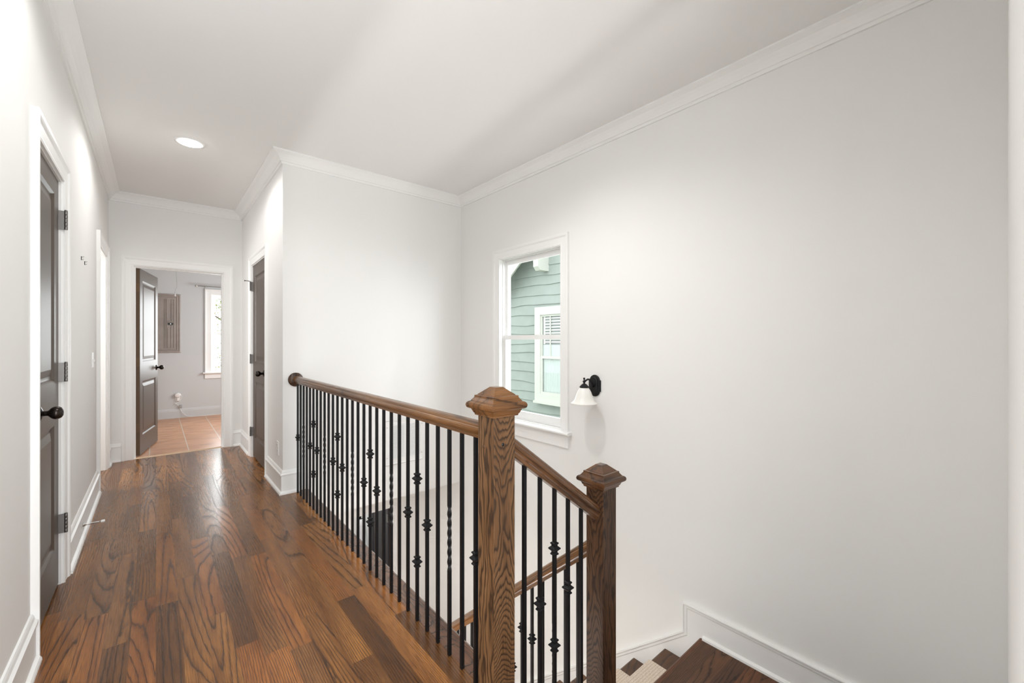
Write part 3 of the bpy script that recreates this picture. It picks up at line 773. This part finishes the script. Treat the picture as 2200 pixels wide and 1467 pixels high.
# ------------------------------------------------------------------ air return grille on the back wall
s = empty('air_return_grille', (1.88, YB, .06), 'white louvred air return grille on the stairwell back wall', 'air vent')
gx0, gx1, gz0, gz1 = 1.684, 2.087, .060, .485
cols = ((1.750, 1.882), (1.924, 2.060)); lz0, lz1 = .112, .447
mb = cells(MB(), gx0, gx1, gz0, gz1, [(c[0], c[1], lz0, lz1) for c in cols], mpY(YB), -.006, 0)
mb.sweep([(gx0, gz0), (gx0, gz1), (gx1, gz1), (gx1, gz0)], [(0,0),(0,-.006),(-.006,-.011),(-.012,-.006),(-.012,0)], mpY(YB), closed=True, side=1)
obj('grille_frame', mb, M['trim'], s)
for a_, b_ in cols:
    mb = MB(); n = 24
    for i in range(n):
        z = lz0+(lz1-lz0)*(i+.5)/n; dz = (lz1-lz0)/n
        mb.prism([(0, z+dz*.50), (-.009, z-dz*.28), (-.009, z-dz*.40), (0, z+dz*.36)], a_, b_, lambda u, v, h: (h, YB+u, v))
    obj('louvre_panel', mb, M['trim'], s)
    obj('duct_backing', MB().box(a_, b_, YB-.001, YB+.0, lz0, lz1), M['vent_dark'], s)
for x in (gx0+.016, gx1-.016):
    for z in (gz0+.07, gz1-.06):
        obj('screw', MB().lathe([(.001,.003),(.004,.002),(.005,0)], Matrix.Translation((x, YB-.006, z)) @ Matrix.Rotation(PI/2, 4, 'X'), 10), M['nickel'], s)

# ------------------------------------------------------------------ outlet, switch, hooks, door stop
s = empty('wall_outlet', (XC, 4.045, .29), 'white duplex outlet plate low on the wall left of the railing', 'outlet')
obj('cover_plate', MB().box(XC-.006, XC, 4.01, 4.08, .29, .405), M['white_plastic'], s, bevel=.002)
for z in (.322, .373):
    o = obj('receptacle', MB().box(XC-.0085, XC-.005, 4.028, 4.062, z-.015, z+.015), M['white_plastic'], s, bevel=.002)
    obj('slots', MB().box(XC-.0088, XC-.0085, 4.036, 4.039, z-.004, z+.007).box(XC-.0088, XC-.0085, 4.050, 4.053, z-.004, z+.007), M['black'], o)
s = empty('light_switch', (XL, 4.54, 1.06), 'white light switch plate on the left wall near the doorless opening', 'light switch')
obj('cover_plate', MB().box(XL, XL+.006, 4.505, 4.575, 1.06, 1.175), M['white_plastic'], s, bevel=.002)
obj('toggle', MB().box(XL+.006, XL+.018, 4.535, 4.545, 1.105, 1.122), M['white_plastic'], s)
for (y, z, lb) in ((3.93, 1.808, 'small black wall hook, the upper and nearer of the pair on the left wall'), (4.10, 1.800, 'small black wall hook, the lower and farther of the pair on the left wall')):
    s = empty('wall_hook', (XL, y, z), lb, 'hook', 'hooks on the left wall')
    obj('plate', MB().box(XL, XL+.003, y-.005, y+.005, z-.013, z+.011), M['black'], s)
    obj('prong', MB().tube([(XL+.002, y, z+.008), (XL+.012, y, z+.009), (XL+.014, y, z+.012)], .0022, 8).tube([(XL+.002, y, z-.010), (XL+.008, y, z-.011), (XL+.011, y, z-.006)], .0022, 8), M['nickel'], s)
s = empty('door_stop', (XL+.015, 3.86, .075), 'spring door stop with white tip on the left baseboard', 'door stop')
Mx = Matrix.Translation((XL+.015, 3.86, .075)) @ Matrix.Rotation(PI/2, 4, 'Y')
obj('stem', MB().lathe([(.013,0),(.013,.003),(.008,.010),(.0055,.020),(.005,.085)], Mx, 14), M['nickel'], s)
obj('rubber_tip', MB().lathe([(.007,.083),(.0085,.086),(.0085,.100),(.006,.103),(.001,.103)], Mx, 14), M['white_plastic'], s)

# ------------------------------------------------------------------ tiled room things
s = empty('electrical_panel', (.06, YF, 1.08), 'taupe painted electrical panel door on the far dim wall', 'electrical panel')
px0, px1, pz0, pz1 = -.20, .312, 1.078, 2.035
mb = MB().sweep([(px0,pz0),(px0,pz1),(px1,pz1),(px1,pz0)], [(0,0),(0,-.016),(-.008,-.020),(-.020,-.020),(-.026,-.012),(-.036,-.012),(-.040,-.018),(-.050,-.018),(-.056,-.008),(-.056,0)], mpY(YF), closed=True, side=1)
obj('panel_frame', mb, M['panel'], s)
ix0, ix1, iz0, iz1 = px0+.056, px1-.056, pz0+.056, pz1-.056
mb = MB().box(ix0, ix1, YF-.010, YF-.004, iz0, iz1)
for x, wd in ((.105, .010), (.128, .012), (.190, .010), (.222, .012)):
    mb.prism([(x, YF-.010), (x+.003, YF-.020), (x+wd-.003, YF-.020), (x+wd, YF-.010)], iz0+.02, iz1-.03, mpZ)
for x0_, x1_ in ((.145,.165),(.180,.205)):
    mb.prism([(x0_, YF-.010), (x0_+.004, YF-.018), (x1_-.004, YF-.018), (x1_, YF-.010)], iz0+.02, 1.49, mpZ)
pd = obj('panel_door', mb, M['panel'], s)
obj('latch', MB().box(.150, .215, YF-.024, YF-.010, 1.530, 1.563), M['black'], pd, bevel=.003)
obj('latch_slide', MB().box(.178, .188, YF-.028, YF-.024, 1.538, 1.555), M['nickel'], pd)
obj('sticker', MB().box(.145, .222, YF-.0215, YF-.020, 1.566, 1.60), M['label'], pd)
s = empty('pull_cord', (.214, 7.6, ZC), 'thin white pull cord hanging from the tiled room ceiling', 'pull cord')
pts = [(.214,7.6,ZC),(.214,7.6,2.5),(.216,7.6,2.33),(.219,7.6,2.22),(.225,7.6,2.12),(.227,7.6,2.06),(.223,7.6,2.018),(.212,7.6,2.0),(.207,7.6,1.975),(.206,7.6,1.935)]
obj('cord', MB().tube(pts, .0022, 8), M['grey_plastic'], s)
obj('pull_knob', MB().lathe([(.001,.04),(.003,.038),(.004,.03),(.008,.004),(.0085,0),(.001,0)], Matrix.Translation((.206, 7.6, 1.90)), 14), M['white_plastic'], s)
s = empty('curtain_rod', (.51, YF-.07, 2.20), 'bare metal curtain rod above the tiled room window', 'curtain rod')
obj('rod', MB().tube([(.525, YF-.07, 2.193), (1.72, YF-.07, 2.193)], .008, 12), M['nickel'], s)
obj('finial', MB().sphere((.515, YF-.07, 2.193), .020, 16), M['nickel'], s)
obj('bracket', MB().box(.640, .655, YF-.075, YF, 2.178, 2.190).box(.636, .660, YF-.004, YF, 2.15, 2.215), M['nickel'], s)
s = empty('wall_plug_device', (.275, YF, .30), 'round white plug-in device with coiled cord above the far baseboard', 'plug-in device')
obj('outlet_plate', MB().box(.240, .310, YF-.006, YF, .28, .395), M['white_plastic'], s, bevel=.002)
obj('puck', MB().lathe([(.001,.045),(.030,.044),(.038,.038),(.040,.028),(.040,.006),(.030,.005)], Matrix.Translation((.272, YF, .375)) @ Matrix.Rotation(PI/2, 4, 'X'), 28), M['white_plastic'], s)
pts = []
for i in range(40):
    t = i/39
    pts.append((.272+.052*math.sin(6.5*t)*(1-t*.3)+.01*t, YF-.02-.008*math.cos(9*t), .36+.05*math.cos(6.5*t)-.22*t*t))
pts += [(.33, YF-.03, .09), (.38, YF-.04, .03), (.45, YF-.05, .008), (.62, YF-.05, .006), (.85, YF-.05, .006)]
obj('cord', MB().tube(pts, .0035, 8), M['white_plastic'], s)
obj('plug', MB().box(.262, .284, YF-.030, YF-.005, .285, .325), M['white_plastic'], s, bevel=.003)
obj('cord_box', MB().box(.298, .330, YF-.035, YF-.002, .165, .215), M['grey_plastic'], s, bevel=.004)
# lower storey hook and towel
s = empty('robe_hook', (2.31, 6.2, -1.36), 'small metal double robe hook in the lower storey room', 'hook')
obj('back_plate', MB().box(2.295, 2.325, 6.192, 6.2, -1.385, -1.335), M['bronze'], s, bevel=.003)
obj('hook_bar', MB().tube([(2.262, 6.15, -1.335), (2.27, 6.15, -1.352), (2.31, 6.165, -1.36), (2.35, 6.15, -1.352), (2.358, 6.15, -1.335)], .006, 8).tube([(2.31, 6.195, -1.36), (2.31, 6.165, -1.36)], .008, 8), M['bronze'], s)
mb = MB(); rr = []
for i in range(10):
    z = -1.366-.085*i; row = []
    n = 18
    for j in range(n):
        a = 2*PI*j/n; wv = .030+.022*i**.6
        row.append(Vector((2.30+wv*math.cos(a)*(1+.10*math.sin(5*a+i*.4)), 6.15+(.016+.004*i**.5)*math.sin(a)*(1+.3*math.sin(4*a)), z)))
    rr.append(row)
mb.rings(rr, sm=True)
tag(obj('towel', mb, M['towel']), 'white towel hanging from the robe hook in the lower room', 'towel')

# ------------------------------------------------------------------ outside: neighbouring house
HX = 6.5
h = empty('neighbour_house', (HX, 6.5, -3), 'green clapboard house with cream trim outside the stairwell window', 'house')
def boards():
    mb = MB(); ex = .2147; zb = 2.716-.2147*20; rnd = random.Random(3)
    for k in range(28):
        z0 = zb+ex*k; z1 = z0+ex+.02
        ph = [rnd.uniform(0, 6.3) for _ in range(3)]
        bot = []; ys = [2.5+(7.72-2.5)*i/60 for i in range(61)]
        wave = lambda y: .016*math.sin(2.1*y+ph[0])+.008*math.sin(4.7*y+ph[1])+.004*math.sin(9*y+ph[2])
        r = []
        for y in ys:
            zz = z0+wave(y)
            r.append([Vector((HX, y, zz)), Vector((HX-.030, y, zz)), Vector((HX-.030, y, zz+.004)), Vector((HX-.006, y, z1+.02)), Vector((HX, y, z1+.02))])
        mb.rings(r, sm=False)
    return mb
obj('siding', boards(), M['siding'], h)
obj('house_body', MB().box(HX+.001, HX+4, 2.5, 7.75, -3.5, 3.2), M['siding'], h)
obj('corner_board', MB().box(HX-.055, HX+.05, 7.72, 7.83, -3.5, 3.3), M['house_trim'], h)
# gable rake board, bracket, roof
mpr = lambda u, v, hh: (hh, u, v)
rk = [(8.0, 2.156), (5.2, 4.30), (5.2, 4.72), (8.0, 2.58)]
obj('rake_board', MB().prism(rk, HX-.40, HX-.36, mpr), M['house_trim'], h)
obj('roof', MB().prism([(8.1, 2.53), (5.2, 4.75), (5.2, 4.87), (8.1, 2.65)], HX-.55, HX+4, mpr), M['roof'], h)
obj('soffit', MB().prism([(8.0, 2.53), (5.2, 4.67), (5.2, 4.72), (8.0, 2.58)], HX-.40, HX, mpr), M['house_trim'], h)
obj('bracket', MB().prism([(HX, 3.5), (HX-.34, 3.5), (HX-.34, 2.86), (HX-.27, 2.78), (HX, 2.78)], 6.40, 6.55, lambda u, v, hh: (u, hh, v)), M['house_trim'], h)
wy0, wy1, wz0, wz1 = 5.25, 6.60, .10, 1.86
wn = obj('window', MB().sweep([(wy0,wz0),(wy0,wz1),(wy1,wz1),(wy1,wz0)], [(-.02,0),(-.02,-.11),(.15,-.11),(.15,0)], mpX(HX), closed=True, side=1).box(HX-.14, HX, wy0-.17, wy1+.17, wz0-.19, wz0-.14), M['house_trim'], h)
mb = sash(MB(), mpX(HX), wy0, wy1, wz0, .94, .075, .05, .07, -.098, -.068)
sash(mb, mpX(HX), wy0, wy1, .90, wz1, .06, .06, .05, -.083, -.055)
for yy in (6.30, 5.92, 5.55): mb.prism([(yy-.014, .92), (yy+.014, .92), (yy+.014, wz1-.03), (yy-.014, wz1-.03)], -.078, -.06, mpX(HX))
obj('sash', mb, M['house_trim'], wn)
obj('pane', pane(mpX(HX), wy0+.05, wy1-.05, wz0+.06, wz1-.05, -.066), M['glass'], wn)
mb = MB()
for j, (a_, b_) in enumerate(((5.93, 6.52), (5.30, 5.90))):
    mb.prism([(a_, 1.2), (a_+.05, 1.2), (a_+.05, 1.80), (a_, 1.80)], .005, .012, mpX(HX-.062)); mb.prism([(b_-.05, 1.2), (b_, 1.2), (b_, 1.80), (b_-.05, 1.80)], .005, .012, mpX(HX-.062))
    for i in range(9):
        z = 1.235+.064*i
        mb.prism([(z, .005), (z+.028, .011), (z+.028, .013), (z, .009)], a_+.05, b_-.05, lambda u, v, hh: (HX-.064+v, hh, u))
obj('shutter', mb, M['shutter'], wn)
obj('dark_room', MB().box(HX-.044, HX-.040, wy0+.02, wy1-.02, wz0+.02, wz1-.02), M['house_dark'], wn)
mb = MB(); r = []
for i in range(100):
    y = wy0+.06+(wy1-wy0-.12)*i/99
    xx = HX-.054+.004*math.sin(i*1.1)
    r.append([Vector((xx, y, wz0+.05)), Vector((xx, y, 1.19)), Vector((xx+.002, y, 1.19)), Vector((xx+.002, y, wz0+.05))])
mb.rings(r, sm=False)
obj('curtain', mb, M['sheer'], wn)

# trees beyond the far window
def tree(x, y, label, seed, n=900, hgt=5., cr=1.5, zc_=1.0):
    rnd = random.Random(seed)
    t = empty('tree', (x, y, -3.2), label, 'tree', 'trees beyond the far window')
    tr = MB().tube([(x, y, -3.2), (x+.05, y, -1), (x-.05, y+.1, 1), (x+.1, y, 2.6)], [.14,.11,.08,.03], 10)
    ends = []
    for k in range(9):
        a = rnd.uniform(0, 2*PI); z = rnd.uniform(-.8, 2.2); l = rnd.uniform(.7, cr)
        e_ = (x+l*math.cos(a), y+l*math.sin(a), z+rnd.uniform(.2, .8)); ends.append(e_)
        tr.tube([(x, y, z), ((x+e_[0])/2, (y+e_[1])/2, (z+e_[2])/2+.1), e_], [.03,.02,.008], 6)
    obj('trunk', tr, M['bark'], t)
    lf = MB()
    for i in range(n):
        c = Vector(rnd.choice(ends)) + Vector((rnd.gauss(0,.38), rnd.gauss(0,.38), rnd.gauss(0,.34)))
        a = Vector((rnd.gauss(0,1), rnd.gauss(0,1), rnd.gauss(0,1))).normalized(); b_ = a.orthogonal().normalized()
        l, w_ = rnd.uniform(.025, .055), rnd.uniform(.012, .024)
        k = lf.add([c-a*l, c+b_*w_+a*.01, c+a*l, c-b_*w_+a*.01]); lf.face((k, k+1, k+2, k+3))
    tag(obj('foliage', lf, M['leaf'], t, recalc=False), kind='stuff')
tree(1.9, 15.2, 'leafy tree showing through the left panes of the tiled room window', 5, 2600)
tree(3.5, 24, 'second leafy tree farther back beyond the tiled room window', 9, 2600, cr=2.4)
mb = MB().box(-30, 40, YF+.3, 60, -3.3, -3.2).box(2.8, 40, -20, YF+.3, -3.3, -3.2)
struct('ground', mb, paint('grass_ground', (.10,.16,.05), .9, 0, 0, .3, .4), 'grassy ground outside the house', 'ground')

# ------------------------------------------------------------------ light
W = bpy.data.worlds.new('world'); S.world = W; W.use_nodes = True
bg = W.node_tree.nodes['Background']; bg.inputs[0].default_value = (.92,.96,1,1); bg.inputs[1].default_value = 3.7
def spot(name, loc, target, energy, size=150, blend=.8, rad=.05, col=(1,.96,.90)):
    l = bpy.data.lights.new(name, 'SPOT'); l.energy = energy; l.spot_size = math.radians(size); l.spot_blend = blend; l.shadow_soft_size = rad; l.color = col
    o = bpy.data.objects.new(name, l); COL.objects.link(o); o.location = loc
    o.rotation_euler = (Vector(target)-Vector(loc)).to_track_quat('-Z', 'Y').to_euler(); return o
def area(name, loc, target, energy, sx_, sy_, col=(1,1,1)):
    l = bpy.data.lights.new(name, 'AREA'); l.energy = energy; l.shape = 'RECTANGLE'; l.size = sx_; l.size_y = sy_; l.color = col
    o = bpy.data.objects.new(name, l); COL.objects.link(o); o.location = loc
    o.rotation_euler = (Vector(target)-Vector(loc)).to_track_quat('-Z', 'Y').to_euler(); return o
spot('hall_downlight', (LX, LY, ZC-.03), (LX, LY, 0), 32, 168, .35, .06, (1,.985,.965))
spot('hall_downlight_near', (LX, 1.9, ZC-.012), (LX, 1.9, 0), 38, 166, .35, .035, (1,.99,.975))
spot('added_flash_spot', (1.25, 2.0, ZC-.03), (2.2, 1.9, .4), 50, 120, 1., .025, (1,.99,.975))  # added spot with no fixture, stands for flash and casts the sconce shadow
area('stair_window_daylight', (XR+.15, (W1[0]+W1[1])/2, 1.3), (0, (W1[0]+W1[1])/2, 1.3), 5, .78, 1.45, (.93,.965,1))
area('back_wall_glow_area', (3.4, 1.5, 2.2), (1.9, YB, .8), 25, .8, .8, (.94,.97,1))  # softbox added outside the window to shape the glow on the back wall
area('far_window_daylight', (1.11, YF+.16, 1.4), (1.0, 6, 1.4), 27, .76, 1.3, (.95,.98,1))
area('far_room_side_fill', (2.36, 7.3, 1.2), (0, 7.5, .8), 66, 1.2, 1.4, (.95,.98,1))  # added fill hidden from the hallway; the side wall has no window
area('rear_doorway_fill', (-.04, -.16, 1.15), (-.04, 3, 1.15), 38, .66, 2.2, (.965,.985,1))  # fill added behind the camera to brighten hallway and stairwell
area('lower_floor_bounce', (1.15, 1.75, ZF+.06), (1.15, 1.75, 2), 42, .15, .15, (1,.985,.965))
area('lower_storey_fill', (.1, 2.2, ZLC-.03), (.1, 2.2, ZF), 62, 1.0, 1.6, (1,.985,.965))  # added area fill without a fixture, brightens the lower storey walls
area('lower_room_fill', (1.7, 5.4, ZLC-.05), (1.7, 5.4, ZF), 12, .4, .4)  # added fill for the small lower room, no lamp body
area('side_room_fill', (-1.7, 5.45, 1.5), (0, 5.45, 1.5), 38, 1., 1.4)  # fill added in the closed side room to brighten the hallway end

# ------------------------------------------------------------------ camera
cam = bpy.data.cameras.new('camera'); co = bpy.data.objects.new('camera', cam); COL.objects.link(co)
cam.sensor_width = 36; cam.lens = 900.5*36/2200; cam.clip_start = .01; cam.clip_end = 200
co.location = (0, 0, EYE); co.rotation_euler = (PI/2, 0, -math.atan(765/900.5))
S.camera = co
S.view_settings.view_transform = 'Standard'; S.view_settings.look = 'None'; S.view_settings.gamma = 1; S.view_settings.use_curve_mapping = False
S.view_settings.exposure = 0.0
S.cycles.max_bounces = 14; S.cycles.diffuse_bounces = 8; S.cycles.glossy_bounces = 4; S.cycles.transparent_max_bounces = 12
S.cycles.sample_clamp_indirect = 6
S.cycles.caustics_reflective = False; S.cycles.caustics_refractive = False
